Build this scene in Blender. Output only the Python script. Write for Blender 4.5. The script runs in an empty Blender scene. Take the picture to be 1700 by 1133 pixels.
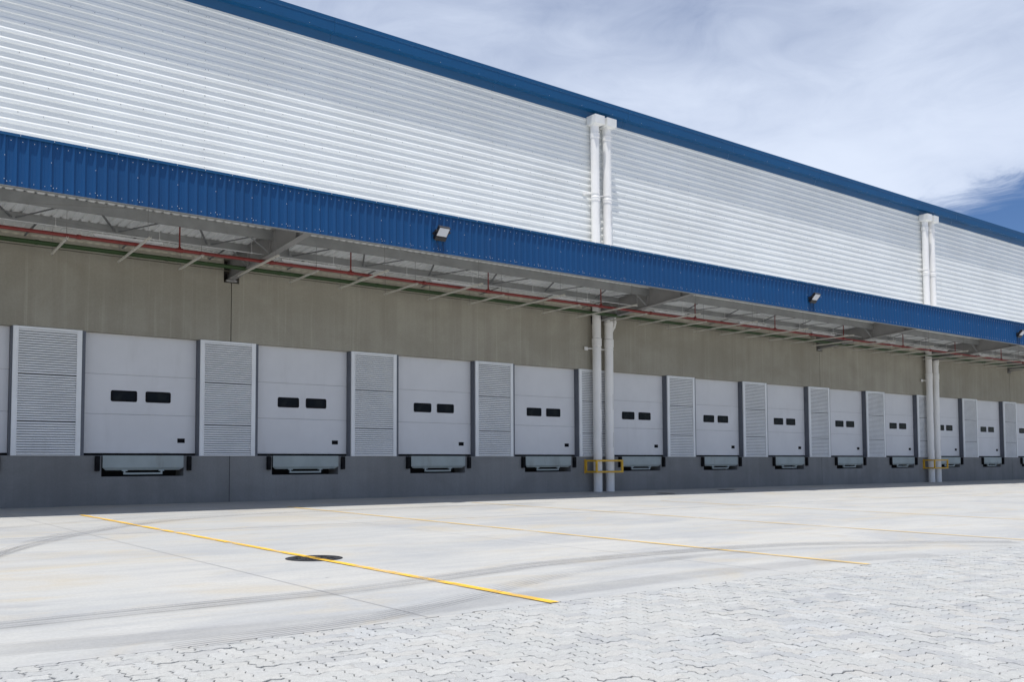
import bpy, math, random
import numpy as np
from mathutils import Vector, Matrix

random.seed(7)
C = bpy.context.scene.collection
sc = bpy.context.scene

# ------------------------------------------------------------------ camera
YAW, PITCH, ROLL = 0.6663, 0.0544, -0.0047
cam_d = bpy.data.cameras.new("camera")
cam = bpy.data.objects.new("camera", cam_d)
C.objects.link(cam)
fw = Vector((math.sin(YAW) * math.cos(PITCH), math.cos(YAW) * math.cos(PITCH), math.sin(PITCH)))
rt = Vector((math.cos(YAW), -math.sin(YAW), 0))
up = rt.cross(fw)
r2 = math.cos(ROLL) * rt + math.sin(ROLL) * up
u2 = -math.sin(ROLL) * rt + math.cos(ROLL) * up
M = Matrix.Identity(4)
for i in range(3):
    M[i][0], M[i][1], M[i][2] = r2[i], u2[i], -fw[i]
M.translation = (0, -25.288, 0.967)
cam.matrix_world = M
cam_d.sensor_width = 36.0
cam_d.lens = 1606.07 * 36.0 / 1700.0
cam_d.shift_y = (684.34 - 566.5) / 1700.0
cam_d.clip_end = 5000
cam_d.clip_start = 0.1
sc.camera = cam

# ------------------------------------------------------------------ light
SUN_EL, SUN_AZ = math.radians(76.4), math.radians(48)      # azimuth: to the left of the outward wall normal
sun_dir = Vector((-math.sin(SUN_AZ) * math.cos(SUN_EL), -math.cos(SUN_AZ) * math.cos(SUN_EL), math.sin(SUN_EL)))
sl = bpy.data.lights.new("sun", 'SUN')
sl.energy = 4.9
sl.angle = math.radians(0.5)
sl.color = (1.0, 0.965, 0.915)
sun = bpy.data.objects.new("sun", sl)
sun.rotation_euler = sun_dir.to_track_quat('Z', 'Y').to_euler()
sun.location = (0, -20, 60)
C.objects.link(sun)

w = bpy.data.worlds.new("World")
sc.world = w
w.use_nodes = True
nt = w.node_tree
nt.nodes.clear()
N, L = nt.nodes.new, nt.links.new
sky = N('ShaderNodeTexSky')
sky.sky_type = 'NISHITA'
sky.sun_disc = False
sky.sun_elevation = SUN_EL
sky.sun_rotation = math.radians(180) + SUN_AZ
sky.altitude = 300
sky.dust_density = 0.3
sky.ozone_density = 2.5
SKY_STRENGTH = 0.08
tc = N('ShaderNodeTexCoord')
mp = N('ShaderNodeMapping'); mp.inputs['Scale'].default_value = (2.0, 2.0, 4.6)
mp.inputs['Rotation'].default_value = (math.radians(10), math.radians(-14), 0.4)
L(tc.outputs['Generated'], mp.inputs['Vector'])
n1 = N('ShaderNodeTexNoise'); n1.inputs['Scale'].default_value = 0.95; n1.inputs['Detail'].default_value = 5
n1.inputs['Roughness'].default_value = 0.47; n1.inputs['Distortion'].default_value = 0.5
L(mp.outputs['Vector'], n1.inputs['Vector'])
n2 = N('ShaderNodeTexNoise'); n2.inputs['Scale'].default_value = 5.0; n2.inputs['Detail'].default_value = 8
n2.inputs['Roughness'].default_value = 0.62; n2.inputs['Distortion'].default_value = 1.2
L(mp.outputs['Vector'], n2.inputs['Vector'])
add = N('ShaderNodeMath'); add.operation = 'MULTIPLY_ADD'
L(n2.outputs['Fac'], add.inputs[0]); add.inputs[1].default_value = 0.16
L(n1.outputs['Fac'], add.inputs[2])
# thin out the cloud low down along the wall (clear blue patch there)
dotn = N('ShaderNodeVectorMath'); dotn.operation = 'DOT_PRODUCT'
L(tc.outputs['Generated'], dotn.inputs[0])
dotn.inputs[1].default_value = (-0.2669, 0.0019, 0.9637)
wob = N('ShaderNodeMath'); wob.operation = 'MULTIPLY_ADD'
L(n2.outputs['Fac'], wob.inputs[0]); wob.inputs[1].default_value = 0.08
L(dotn.outputs['Value'], wob.inputs[2])
mr = N('ShaderNodeMapRange'); mr.interpolation_type = 'SMOOTHSTEP'
mr.inputs['From Min'].default_value = 0.012; mr.inputs['From Max'].default_value = 0.062
mr.inputs['To Min'].default_value = 0.55; mr.inputs['To Max'].default_value = 0.0
L(wob.outputs[0], mr.inputs['Value'])
# mostly clear sky behind the viewer, thin cloud over the building
dotb = N('ShaderNodeVectorMath'); dotb.operation = 'DOT_PRODUCT'
L(tc.outputs['Generated'], dotb.inputs[0]); dotb.inputs[1].default_value = (0.5, 0.86, 0.0)
mb_ = N('ShaderNodeMapRange'); mb_.interpolation_type = 'SMOOTHSTEP'
mb_.inputs['From Min'].default_value = -0.35; mb_.inputs['From Max'].default_value = 0.45
mb_.inputs['To Min'].default_value = 0.20; mb_.inputs['To Max'].default_value = 0.0
L(dotb.outputs['Value'], mb_.inputs['Value'])
sub0 = N('ShaderNodeMath'); sub0.operation = 'SUBTRACT'
L(add.outputs[0], sub0.inputs[0]); L(mb_.outputs[0], sub0.inputs[1])
sub = N('ShaderNodeMath'); sub.operation = 'SUBTRACT'
L(sub0.outputs[0], sub.inputs[0]); L(mr.outputs[0], sub.inputs[1])
cr = N('ShaderNodeMapRange'); cr.interpolation_type = 'SMOOTHSTEP'
cr.inputs['From Min'].default_value = 0.16; cr.inputs['From Max'].default_value = 0.76
cr.inputs['To Min'].default_value = 0.0; cr.inputs['To Max'].default_value = 0.95
L(sub.outputs[0], cr.inputs['Value'])
mix = N('ShaderNodeMix'); mix.data_type = 'RGBA'
L(cr.outputs[0], mix.inputs['Factor'])
hs = N('ShaderNodeHueSaturation'); hs.inputs['Saturation'].default_value = 1.15; hs.inputs['Value'].default_value = 1.0
L(sky.outputs['Color'], hs.inputs['Color'])
tint = N('ShaderNodeMix'); tint.data_type = 'RGBA'; tint.blend_type = 'MULTIPLY'; tint.inputs['Factor'].default_value = 1.0
L(hs.outputs['Color'], tint.inputs['A']); tint.inputs['B'].default_value = (1.0, 1.06, 1.30, 1)
L(tint.outputs['Result'], mix.inputs['A'])
CLOUD = (11.3, 12.5, 14.8, 1)
mix.inputs['B'].default_value = CLOUD
bg = N('ShaderNodeBackground'); bg.inputs['Strength'].default_value = SKY_STRENGTH
L(mix.outputs['Result'], bg.inputs['Color'])
wo = N('ShaderNodeOutputWorld')
L(bg.outputs['Background'], wo.inputs['Surface'])

sc.view_settings.view_transform = 'Standard'
sc.view_settings.look = 'None'
sc.view_settings.gamma = 1.0
sc.view_settings.exposure = -0.20
sc.cycles.max_bounces = 8
sc.cycles.diffuse_bounces = 5
sc.cycles.transparent_max_bounces = 12


# ------------------------------------------------------------------ material helpers
class G:
    """small wrapper round a material's node tree"""
    def __init__(self, name, col=(.5, .5, .5), rough=.6, metal=0., spec=.5):
        self.m = bpy.data.materials.new(name)
        self.m.use_nodes = True
        self.t = self.m.node_tree
        self.b = self.t.nodes['Principled BSDF']
        self.b.inputs['Base Color'].default_value = (*col, 1)
        self.b.inputs['Roughness'].default_value = rough
        self.b.inputs['Metallic'].default_value = metal
        self.b.inputs['Specular IOR Level'].default_value = spec
        self.tc = None
        self.shift = False

    def n(self, t, **k):
        x = self.t.nodes.new(t)
        for a, v in k.items():
            setattr(x, a, v)
        return x

    def l(self, a, b):
        self.t.links.new(a, b)

    def co(self, scale=(1, 1, 1)):
        if not self.tc:
            self.tc = self.n('ShaderNodeTexCoord')
        mp = self.n('ShaderNodeMapping')
        mp.inputs['Scale'].default_value = scale
        src = self.tc.outputs['Object']
        if self.shift:                       # every copy gets its own piece of the pattern
            oi = self.n('ShaderNodeObjectInfo')
            m = self.n('ShaderNodeVectorMath', operation='MULTIPLY_ADD')
            self.l(oi.outputs['Random'], m.inputs[0]); m.inputs[1].default_value = (37, 11, 53)
            self.l(src, m.inputs[2])
            src = m.outputs[0]
        self.l(src, mp.inputs['Vector'])
        return mp.outputs['Vector']

    def noise(self, scale, coscale=(1, 1, 1), detail=5, rough=.55, dist=0.):
        x = self.n('ShaderNodeTexNoise')
        x.inputs['Scale'].default_value = scale
        x.inputs['Detail'].default_value = detail
        x.inputs['Roughness'].default_value = rough
        x.inputs['Distortion'].default_value = dist
        self.l(self.co(coscale), x.inputs['Vector'])
        return x.outputs['Fac']

    def rng(self, v, a, b, c, d, smooth=True):
        x = self.n('ShaderNodeMapRange')
        if smooth:
            x.interpolation_type = 'SMOOTHSTEP'
        for k, q in zip(('From Min', 'From Max', 'To Min', 'To Max'), (a, b, c, d)):
            x.inputs[k].default_value = q
        self.l(v, x.inputs['Value'])
        return x.outputs[0]

    def mix(self, f, a, b, mode='MIX'):
        x = self.n('ShaderNodeMix', data_type='RGBA', blend_type=mode)
        for s, v in (('Factor', f), ('A', a), ('B', b)):
            if isinstance(v, (int, float)):
                x.inputs[s].default_value = v
            elif isinstance(v, tuple):
                x.inputs[s].default_value = (*v, 1)
            else:
                self.l(v, x.inputs[s])
        return x.outputs['Result']

    def mul(self, a, b, op='MULTIPLY'):
        x = self.n('ShaderNodeMath', operation=op)
        for i, v in enumerate((a, b)):
            if isinstance(v, (int, float)):
                x.inputs[i].default_value = v
            else:
                self.l(v, x.inputs[i])
        return x.outputs[0]

    def col(self, v):
        self.l(v, self.b.inputs['Base Color'])

    def bump(self, h, strength=.3, dist=.01):
        x = self.n('ShaderNodeBump')
        x.inputs['Strength'].default_value = strength
        x.inputs['Distance'].default_value = dist
        self.l(h, x.inputs['Height'])
        self.l(x.outputs['Normal'], self.b.inputs['Normal'])


def plain(name, col, rough=.6, metal=0., var=.12, scale=3., spec=.5, bump=0., cs=(1, 1, 1), wear=None):
    g = G(name, col, rough, metal, spec)
    g.shift = True
    f = g.noise(scale, cs, 6)
    f = g.rng(f, .3, .7, 0, 1)
    lo = tuple(c * (1 - var) for c in col)
    hi = tuple(min(1, c * (1 + var)) for c in col)
    c = g.mix(f, lo, hi)
    if wear:                                  # faint run-down dirt and scuffs
        dcol, amt = wear
        r_ = g.rng(g.noise(1.0, (2.5, 1, .5), 6, .68), .54, .80, 0, amt)
        c = g.mix(r_, c, dcol)
        k_ = g.rng(g.noise(2.6, (.8, 1, 2.4), 7, .72, 1.2), .66, .74, 0, amt * 1.2)
        c = g.mix(k_, c, dcol)
    g.col(c)
    if bump:
        g.bump(g.noise(scale * 14, cs, 4), bump, .003)
    return g.m


STEPS = [(-3.4, .5), (10.13, .9), (23.62, -.7), (37.2, .6), (46.35, -.8), (55.2, .5), (68.7, -.4)]


def mat_concrete(name, base, warm, dark, streak=.35, runs=.42):
    g = G(name, base, .88, 0, .25)
    big = g.rng(g.noise(.55, (1, 1, 1.2), 7, .62, .4), .36, .64, 0, 1)
    c = g.mix(big, base, warm)
    st = g.rng(g.noise(1.0, (2.6, 1, .12), 7, .62, .3), .38, .66, 0, 1)
    c = g.mix(g.mul(st, streak), c, dark)
    st2 = g.rng(g.noise(1.0, (9, 1, .16), 6, .65), .54, .72, 0, runs)
    c = g.mix(st2, c, tuple(min(1, x * 1.3) for x in base))
    fine = g.rng(g.noise(22, (1, 1, 1), 6, .7), .3, .7, .95, 1.04)
    c = g.mix(1.0, c, fine, 'MULTIPLY')
    # each cast panel has its own tone
    sx = g.n('ShaderNodeSeparateXYZ'); g.l(g.co(), sx.inputs[0])
    tone = None
    for xj, dv in STEPS:
        q = g.rng(sx.outputs['X'], xj - .01, xj + .01, 0, dv * .11, False)
        tone = q if tone is None else g.mul(tone, q, 'ADD')
    tone = g.mul(tone, .95, 'ADD')
    c = g.mix(1.0, c, tone, 'MULTIPLY')
    pits = g.rng(g.noise(9, (1, 1, 2.0), 3, .5), .70, .76, 0, .35)
    c = g.mix(pits, c, tuple(x * .45 for x in dark))
    g.col(c)
    g.bump(g.noise(30, (1, 1, 1), 5), .25, .004)
    return g.m


def mat_yard():
    g = G('yard_concrete', (.5, .5, .5), .8, 0, .3)
    a = g.rng(g.noise(.16, (1, 1, 1), 6, .6, .4), .35, .65, 0, 1)
    c = g.mix(a, (.445, .45, .445), (.50, .492, .468))
    b = g.rng(g.noise(.5, (.55, 1.2, 1), 7, .66, .7), .42, .70, 0, .75)
    c = g.mix(b, c, (.348, .360, .378))
    s = g.rng(g.noise(1.0, (.34, 3.2, 1), 7, .68), .46, .70, 0, .42)
    c = g.mix(s, c, (.36, .365, .38))
    t = g.rng(g.noise(.6, (.7, 1.5, 1), 6, .62, 1.0), .48, .70, 0, .62)
    c = g.mix(t, c, (.48, .43, .345))
    spots = g.rng(g.noise(.9, (1, 2, 1), 6, .6, .6), .60, .78, 0, .45)
    c = g.mix(spots, c, (.28, .29, .32))
    # sweeping trowel marks
    wv = g.n('ShaderNodeTexWave', wave_type='RINGS')
    wv.inputs['Scale'].default_value = .9; wv.inputs['Distortion'].default_value = 6
    wv.inputs['Detail'].default_value = 4
    g.l(g.co((.4, .8, 1)), wv.inputs['Vector'])
    c = g.mix(g.rng(wv.outputs['Fac'], .5, 1, 0, .10), c, (.40, .41, .43))
    fine = g.rng(g.noise(40, (1, 1, 1), 4, .7), .3, .7, .93, 1.05)
    c = g.mix(1.0, c, fine, 'MULTIPLY')
    wisp = g.rng(g.noise(1.0, (1.2, 9, 1), 6, .7, .6), .55, .78, 0, .38)
    c = g.mix(wisp, c, (.33, .32, .30))
    wisp2 = g.rng(g.noise(1.3, (.9, 6, 1), 6, .7, .9), .52, .75, 0, .45)
    c = g.mix(wisp2, c, (.55, .54, .52))
    specks = g.rng(g.noise(7, (1, 1, 1), 2, .5), .76, .79, 0, .6)
    c = g.mix(specks, c, (.16, .155, .15))
    c = g.mix(1.0, c, (.965, .962, .940), 'MULTIPLY')
    g.col(c)
    g.bump(g.noise(35, (1, 1, 1), 5, .7), .15, .003)
    return g.m


def mat_paver():
    g = G('paver_concrete', (.45, .46, .46), .92, 0, .2)
    geo = g.n('ShaderNodeNewGeometry')
    r = geo.outputs['Random Per Island']
    ramp = g.n('ShaderNodeValToRGB')
    e = ramp.color_ramp.elements
    e[0].position = 0; e[0].color = (.365, .37, .385, 1)
    e[1].position = 1; e[1].color = (.51, .51, .50, 1)
    for p, q in ((.3, (.43, .44, .44, 1)), (.62, (.46, .45, .435, 1)), (.88, (.45, .46, .47, 1))):
        x = e.new(p); x.color = q
    g.l(r, ramp.inputs['Fac'])
    big = g.rng(g.noise(.6, (1, 1, 1), 6, .6, .5), .35, .65, 0, .6)
    c = g.mix(big, ramp.outputs['Color'], (.49, .485, .465))
    d = g.rng(g.noise(2.2, (.5, 1.6, 1), 6, .62), .58, .78, 0, .6)
    c = g.mix(d, c, (.31, .32, .34))
    fine = g.rng(g.noise(160, (1, 1, 1), 3, .7), .3, .7, .82, 1.14)
    c = g.mix(1.0, c, fine, 'MULTIPLY')
    med = g.rng(g.noise(28, (1, 1, 1), 5, .7), .3, .7, .92, 1.06)
    c = g.mix(1.0, c, med, 'MULTIPLY')
    c = g.mix(1.0, c, (.945, .95, .935), 'MULTIPLY')
    g.col(c)
    g.bump(g.noise(110, (1, 1, 1), 5, .7), .55, .004)
    return g.m


def mat_fade(name, col, amount=(.42, .6), scale=3., cs=(1, 1, 1), maxa=.95, mina=.0, rough=.8, stripes=None):
    """worn paint or rubber film: the layer itself is patchy, what is under it shows through"""
    g = G(name, col, rough, 0, .2)
    f = g.rng(g.noise(scale, cs, 7, .65), amount[0], amount[1], maxa, mina)
    if stripes:
        uv = g.n('ShaderNodeUVMap')
        sx = g.n('ShaderNodeSeparateXYZ'); g.l(uv.outputs['UV'], sx.inputs[0])
        s = g.mul(sx.outputs['Y'], stripes)
        s = g.mul(s, 1.0, 'FRACT')
        s = g.rng(g.mul(g.mul(s, .5, 'SUBTRACT'), 1.0, 'ABSOLUTE') if False else s, .25, .5, .25, 1.0)
        f = g.mul(f, s)
        edge = g.rng(sx.outputs['X'], 0.0, .12, 0, 1)
        edge2 = g.rng(sx.outputs['X'], .86, 1.0, 1, 0)
        f = g.mul(f, g.mul(edge, edge2))
    g.l(f, g.b.inputs['Alpha'])
    g.m.use_transparent_shadow = True
    return g.m


def mat_glass_dark():
    g = G('dark_pane', (.004, .005, .008), .08, 0, .16)
    f = g.rng(g.noise(2.5, (1, 1, 1), 3, .5), .45, .6, 0, 1)
    g.col(g.mix(f, (.004, .005, .008), (.012, .013, .014)))
    return g.m


def mat_sheet(name, col, rough=.38, dirt=(.5, .49, .45), amt=.12, cs=(.25, 1, 1), metal=0.):
    g = G(name, col, rough, metal, .45)
    f = g.rng(g.noise(1.2, cs, 7, .65), .45, .75, 0, amt)
    c = g.mix(f, col, dirt)
    v = g.rng(g.noise(.35, (1, 1, 1), 4), .3, .7, .95, 1.04)
    c = g.mix(1.0, c, v, 'MULTIPLY')
    g.col(c)
    g.bump(g.noise(.5, (.3, 1, .8), 2), .05, .02)
    return g.m


MT = {}
MT['wall'] = mat_concrete('wall_concrete', (.362, .340, .280), (.315, .293, .236), (.258, .237, .19))
MT['plinth'] = mat_concrete('plinth_concrete', (.262, .262, .256), (.225, .224, .218), (.175, .174, .17), .28, .12)
MT['groove'] = plain('joint_shadow', (.05, .042, .035), .9)
MT['yard'] = mat_yard()
MT['paver'] = mat_paver()
MT['sand'] = plain('joint_sand', (.41, .405, .39), .95, var=.25, scale=9)
MT['clad'] = mat_sheet('white_cladding', (.755, .77, .755), .5)
MT['blue'] = mat_sheet('blue_sheet', (.0006, .066, .205), .45, (.004, .052, .16), .35, (1, 1, .3))
MT['blue_trim'] = mat_sheet('blue_trim', (.0006, .070, .188), .45, (.006, .06, .15), .3)
MT['soffit'] = mat_sheet('galvanised_sheet', (.86, .87, .86), .42, (.62, .62, .59), .5, (1, .3, 1), 0)
MT['steel'] = plain('grey_steel', (.255, .26, .255), .5, var=.10, scale=2)
MT['steel_dark'] = plain('dark_steel', (.15, .155, .16), .5, var=.1)
MT['beam'] = plain('beam_steel', (.28, .273, .262), .5, var=.07, scale=1.3)
MT['door'] = plain('door_panel', (.72, .72, .73), .5, var=.03, scale=1.0, bump=.12, wear=((.42, .41, .39), .16))
MT['seam'] = plain('door_seam', (.24, .245, .26), .6)
MT['jamb'] = plain('jamb_paint', (.115, .125, .15), .5, var=.06)
MT['louvre'] = plain('louvre_paint', (.84, .85, .85), .42, var=.04, scale=1.5, wear=((.42, .41, .38), .22))
MT['louvre_back'] = plain('louvre_back', (.10, .105, .11), .7)
MT['rubber'] = plain('black_rubber', (.010, .010, .011), .8, spec=.15, var=.5, scale=6)
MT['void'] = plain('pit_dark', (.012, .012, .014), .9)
MT['leveller'] = plain('leveller_paint', (.38, .43, .42), .5, var=.08, scale=2, wear=((.16, .12, .09), .45))
MT['pane'] = mat_glass_dark()
MT['pane_frame'] = plain('pane_frame', (.004, .004, .006), .6, spec=.12)
MT['pane_rim'] = plain('pane_rim', (.72, .72, .74), .4)
MT['pvc'] = plain('white_pvc', (.87, .85, .815), .36, var=.03, scale=1.2, wear=((.55, .52, .46), .22))
MT['pvc_mark'] = plain('pipe_print', (.25, .25, .26), .5)
MT['pvc_cap'] = plain('pale_hopper', (.76, .76, .73), .45, var=.05)
MT['yellow'] = plain('yellow_steel', (.74, .43, .03), .45, var=.10)
MT['red'] = plain('red_pipe', (.20, .020, .015), .38, var=.1)
MT['green'] = plain('green_pipe', (.020, .055, .008), .42, var=.12)
MT['bar'] = plain('pale_bar', (.68, .65, .57), .5, var=.06)
MT['rod'] = plain('thin_rod', (.20, .195, .185), .5)
MT['white'] = plain('white_enamel', (.75, .75, .74), .4, var=.03)
MT['tube'] = plain('lamp_tube', (.85, .85, .84), .3, var=.01)
MT['black'] = plain('black_housing', (.016, .016, .019), .45)
MT['lens'] = plain('lamp_lens', (.62, .64, .68), .16, var=.02)
MT['iron'] = plain('cast_iron', (.030, .031, .035), .7, var=.75, scale=11, bump=.5, spec=.2)
MT['screw_lt'] = plain('bright_screw', (.80, .82, .85), .35, var=.02)
MT['screw_dk'] = plain('dark_screw', (.09, .095, .10), .5)
MT['line'] = mat_fade('yellow_paint', (.84, .50, .055), (.46, .66), 2.2, (2.5, .8, 1), .95, .18)
MT['line_worn'] = mat_fade('worn_yellow_paint', (.76, .50, .12), (.40, .70), 1.8, (1.5, .6, 1), .70, .15)
MT['line_faint'] = mat_fade('faint_yellow_paint', (.70, .50, .20), (.36, .74), 1.5, (1.5, .5, 1), .66, .22)
MT['tyre'] = mat_fade('tyre_rubber', (.20, .20, .21), (.30, .72), .8, (1, 1, 1), .44, .06, stripes=None)
MT['film'] = mat_fade('tyre_film', (.24, .24, .25), (.35, .75), .7, (1, 1, 1), .17, .05)
MT['joint'] = plain('saw_cut', (.34, .34, .345), .9)


# ------------------------------------------------------------------ mesh helpers
class MB:
    def __init__(self):
        self.v, self.f, self.mi, self.uv = [], [], [], None

    def add(self, vs, fs, mi=0):
        o = len(self.v)
        self.v += [tuple(p) for p in vs]
        self.f += [tuple(i + o for i in f) for f in fs]
        self.mi += [mi] * len(fs)
        return self

    def box(self, x0, x1, y0, y1, z0, z1, mi=0):
        v = [(x, y, z) for x in (x0, x1) for y in (y0, y1) for z in (z0, z1)]
        f = [(0, 1, 3, 2), (4, 6, 7, 5), (0, 4, 5, 1), (2, 3, 7, 6), (0, 2, 6, 4), (1, 5, 7, 3)]
        return self.add(v, f, mi)

    def cbox(self, x0, x1, y0, y1, z0, z1, c=.01, mi=0):
        """box with its edges bevelled by c"""
        v, idx = [], {}
        for a, x in enumerate((x0, x1)):
            for b, y in enumerate((y0, y1)):
                for d, z in enumerate((z0, z1)):
                    sx, sy, sz = (1, -1)[a], (1, -1)[b], (1, -1)[d]
                    for k, p in enumerate(((x, y + sy * c, z + sz * c), (x + sx * c, y, z + sz * c), (x + sx * c, y + sy * c, z))):
                        idx[a, b, d, k] = len(v); v.append(p)
        f = []
        for a in (0, 1):
            f.append([idx[a, b, d, 0] for b, d in ((0, 0), (1, 0), (1, 1), (0, 1))])
            f.append([idx[b, a, d, 1] for b, d in ((0, 0), (1, 0), (1, 1), (0, 1))])
            f.append([idx[b, d, a, 2] for b, d in ((0, 0), (1, 0), (1, 1), (0, 1))])
            for b in (0, 1):
                f.append((idx[a, b, 0, 0], idx[a, b, 1, 0], idx[a, b, 1, 1], idx[a, b, 0, 1]))
                f.append((idx[a, 0, b, 0], idx[a, 1, b, 0], idx[a, 1, b, 2], idx[a, 0, b, 2]))
                f.append((idx[0, a, b, 1], idx[1, a, b, 1], idx[1, a, b, 2], idx[0, a, b, 2]))
                for d in (0, 1):
                    f.append((idx[a, b, d, 0], idx[a, b, d, 1], idx[a, b, d, 2]))
        return self.add(v, f, mi)

    def bar(self, p, q, w, h, mi=0, upv=(0, 0, 1)):
        p, q = Vector(p), Vector(q)
        d = (q - p).normalized()
        s = d.cross(Vector(upv))
        if s.length < 1e-4:
            s = d.cross(Vector((1, 0, 0)))
        s.normalize()
        u = s.cross(d)
        v = [c + s * a * w / 2 + u * b * h / 2 for c in (p, q) for a, b in ((-1, -1), (1, -1), (1, 1), (-1, 1))]
        f = [(0, 1, 2, 3), (7, 6, 5, 4)] + [(i, i + 4, (i + 1) % 4 + 4, (i + 1) % 4) for i in range(4)]
        return self.add(v, f, mi)

    def tube(self, pts, r, n=12, mi=0, cap=True):
        """round tube through pts; r a number or one per point"""
        pts = [Vector(p) for p in pts]
        rs = r if isinstance(r, (list, tuple)) else [r] * len(pts)
        rings, ref = [], None
        for i, p in enumerate(pts):
            if i == 0:
                d = pts[1] - p
            elif i == len(pts) - 1:
                d = p - pts[i - 1]
            else:
                d = (pts[i + 1] - p).normalized() + (p - pts[i - 1]).normalized()
            d.normalize()
            if ref is None or abs(d.dot(ref)) > .95:
                ref = Vector((1, 0, 0)) if abs(d.x) < .8 else Vector((0, 0, 1))
            s = d.cross(ref).normalized()
            u = s.cross(d)
            rings.append([p + (s * math.cos(2 * math.pi * k / n) + u * math.sin(2 * math.pi * k / n)) * rs[i] for k in range(n)])
        v = [q for rg in rings for q in rg]
        f = [(i * n + k, i * n + (k + 1) % n, (i + 1) * n + (k + 1) % n, (i + 1) * n + k) for i in range(len(pts) - 1) for k in range(n)]
        if cap:
            f += [tuple(range(n - 1, -1, -1)), tuple((len(pts) - 1) * n + k for k in range(n))]
        return self.add(v, f, mi)

    def extr_x(self, prof, x0, x1, mi=0, closed=False):
        """profile of (y, z) pulled along X"""
        n = len(prof)
        v = [(x0, y, z) for y, z in prof] + [(x1, y, z) for y, z in prof]
        m = n if closed else n - 1
        f = [(i, (i + 1) % n, (i + 1) % n + n, i + n) for i in range(m)]
        if closed:
            f += [tuple(range(n - 1, -1, -1)), tuple(range(n, 2 * n))]
        return self.add(v, f, mi)

    def holes(self, x0, x1, z0, z1, y, hs, mi=0):
        """vertical sheet at y with rectangular holes (x0, x1, z0, z1)"""
        xs = sorted({x0, x1, *[h[0] for h in hs], *[h[1] for h in hs]})
        zs = sorted({z0, z1, *[h[2] for h in hs], *[h[3] for h in hs]})
        for a, b in zip(xs, xs[1:]):
            for c, d in zip(zs, zs[1:]):
                mx, mz = (a + b) / 2, (c + d) / 2
                if any(h[0] < mx < h[1] and h[2] < mz < h[3] for h in hs):
                    continue
                self.add([(a, y, c), (b, y, c), (b, y, d), (a, y, d)], [(0, 1, 2, 3)], mi)
        return self

    def disc(self, c, n, r, h, seg=6, mi=0):
        c, n = Vector(c), Vector(n).normalized()
        s = n.cross(Vector((0.3, .2, .9))).normalized(); u = s.cross(n)
        v = [c + (s * math.cos(2 * math.pi * k / seg) + u * math.sin(2 * math.pi * k / seg)) * r for k in range(seg)]
        v += [c + n * h + (s * math.cos(2 * math.pi * k / seg) + u * math.sin(2 * math.pi * k / seg)) * r * .6 for k in range(seg)]
        f = [(k, (k + 1) % seg, (k + 1) % seg + seg, k + seg) for k in range(seg)] + [tuple(range(seg, 2 * seg))]
        return self.add(v, f, mi)

    def build(self, name, mats, parent=None, smooth=False):
        me = bpy.data.meshes.new(name)
        me.from_pydata(self.v, [], self.f)
        for m in (mats if isinstance(mats, (list, tuple)) else [mats]):
            me.materials.append(m)
        me.polygons.foreach_set('material_index', self.mi)
        if smooth:
            me.polygons.foreach_set('use_smooth', [True] * len(self.f))
        me.update()
        o = bpy.data.objects.new(name, me)
        C.objects.link(o)
        o.parent = parent
        return o


def smooth_angle(o, deg=35):
    me = o.data
    me.polygons.foreach_set('use_smooth', [True] * len(me.polygons))
    import bmesh
    bm = bmesh.new(); bm.from_mesh(me)
    lim = math.radians(deg)
    for e in bm.edges:
        if len(e.link_faces) == 2 and e.calc_face_angle(0) > lim:
            e.smooth = False
    bm.to_mesh(me); bm.free()
    return o


def fix_normals(o):
    import bmesh
    bm = bmesh.new(); bm.from_mesh(o.data)
    bmesh.ops.recalc_face_normals(bm, faces=bm.faces[:])
    bm.to_mesh(o.data); bm.free()
    return o


def empty(name, loc=(0, 0, 0), parent=None):
    o = bpy.data.objects.new(name, None)
    o.empty_display_size = .2
    o.location = loc
    C.objects.link(o)
    o.parent = parent
    return o


def tag(o, label, cat, group=None):
    o['label'] = label
    o['category'] = cat
    if group:
        o['group'] = group
    return o


def kids(o):
    return [c for c in bpy.data.objects if c.parent == o]


def copy_tree(o, parent=None):
    ch = kids(o)
    c = o.copy()
    C.objects.link(c)
    c.parent = parent
    for k in ch:
        copy_tree(k, c)
    return c


ORD = ['first', 'second', 'third', 'fourth', 'fifth', 'sixth', 'seventh', 'eighth', 'ninth', 'tenth', 'eleventh', 'twelfth',
       'thirteenth', 'fourteenth', 'fifteenth', 'sixteenth', 'seventeenth', 'eighteenth', 'nineteenth', 'twentieth',
       'twenty-first', 'twenty-second', 'twenty-third', 'twenty-fourth', 'twenty-fifth', 'twenty-sixth', 'twenty-seventh',
       'twenty-eighth', 'twenty-ninth', 'thirtieth', 'thirty-first', 'thirty-second', 'thirty-third', 'thirty-fourth', 'thirty-fifth']

# ------------------------------------------------------------------ dimensions (metres)
P = 4.5                       # door module
DL0, DW = 6.42, 2.84          # left side and width of the opening of the first whole door
YF = -0.10                    # face of the concrete wall, base and piers
YD = 0.10                     # face of the doors
DOCK = 1.235
LINT = 4.315                  # underside of the wall above the doors
X0, X1 = -17.0, 92.0          # building ends
SL = 0.0116                   # fall of the yard away from the building
gz = lambda y: SL * y
DOORS = range(-3, 19)         # index 0 is the first whole door
JOINTS = [-3.4, 10.13, 23.62, 37.2, 46.35, 55.2, 68.7, 82.2]     # wall panel joints, canopy beams

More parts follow.
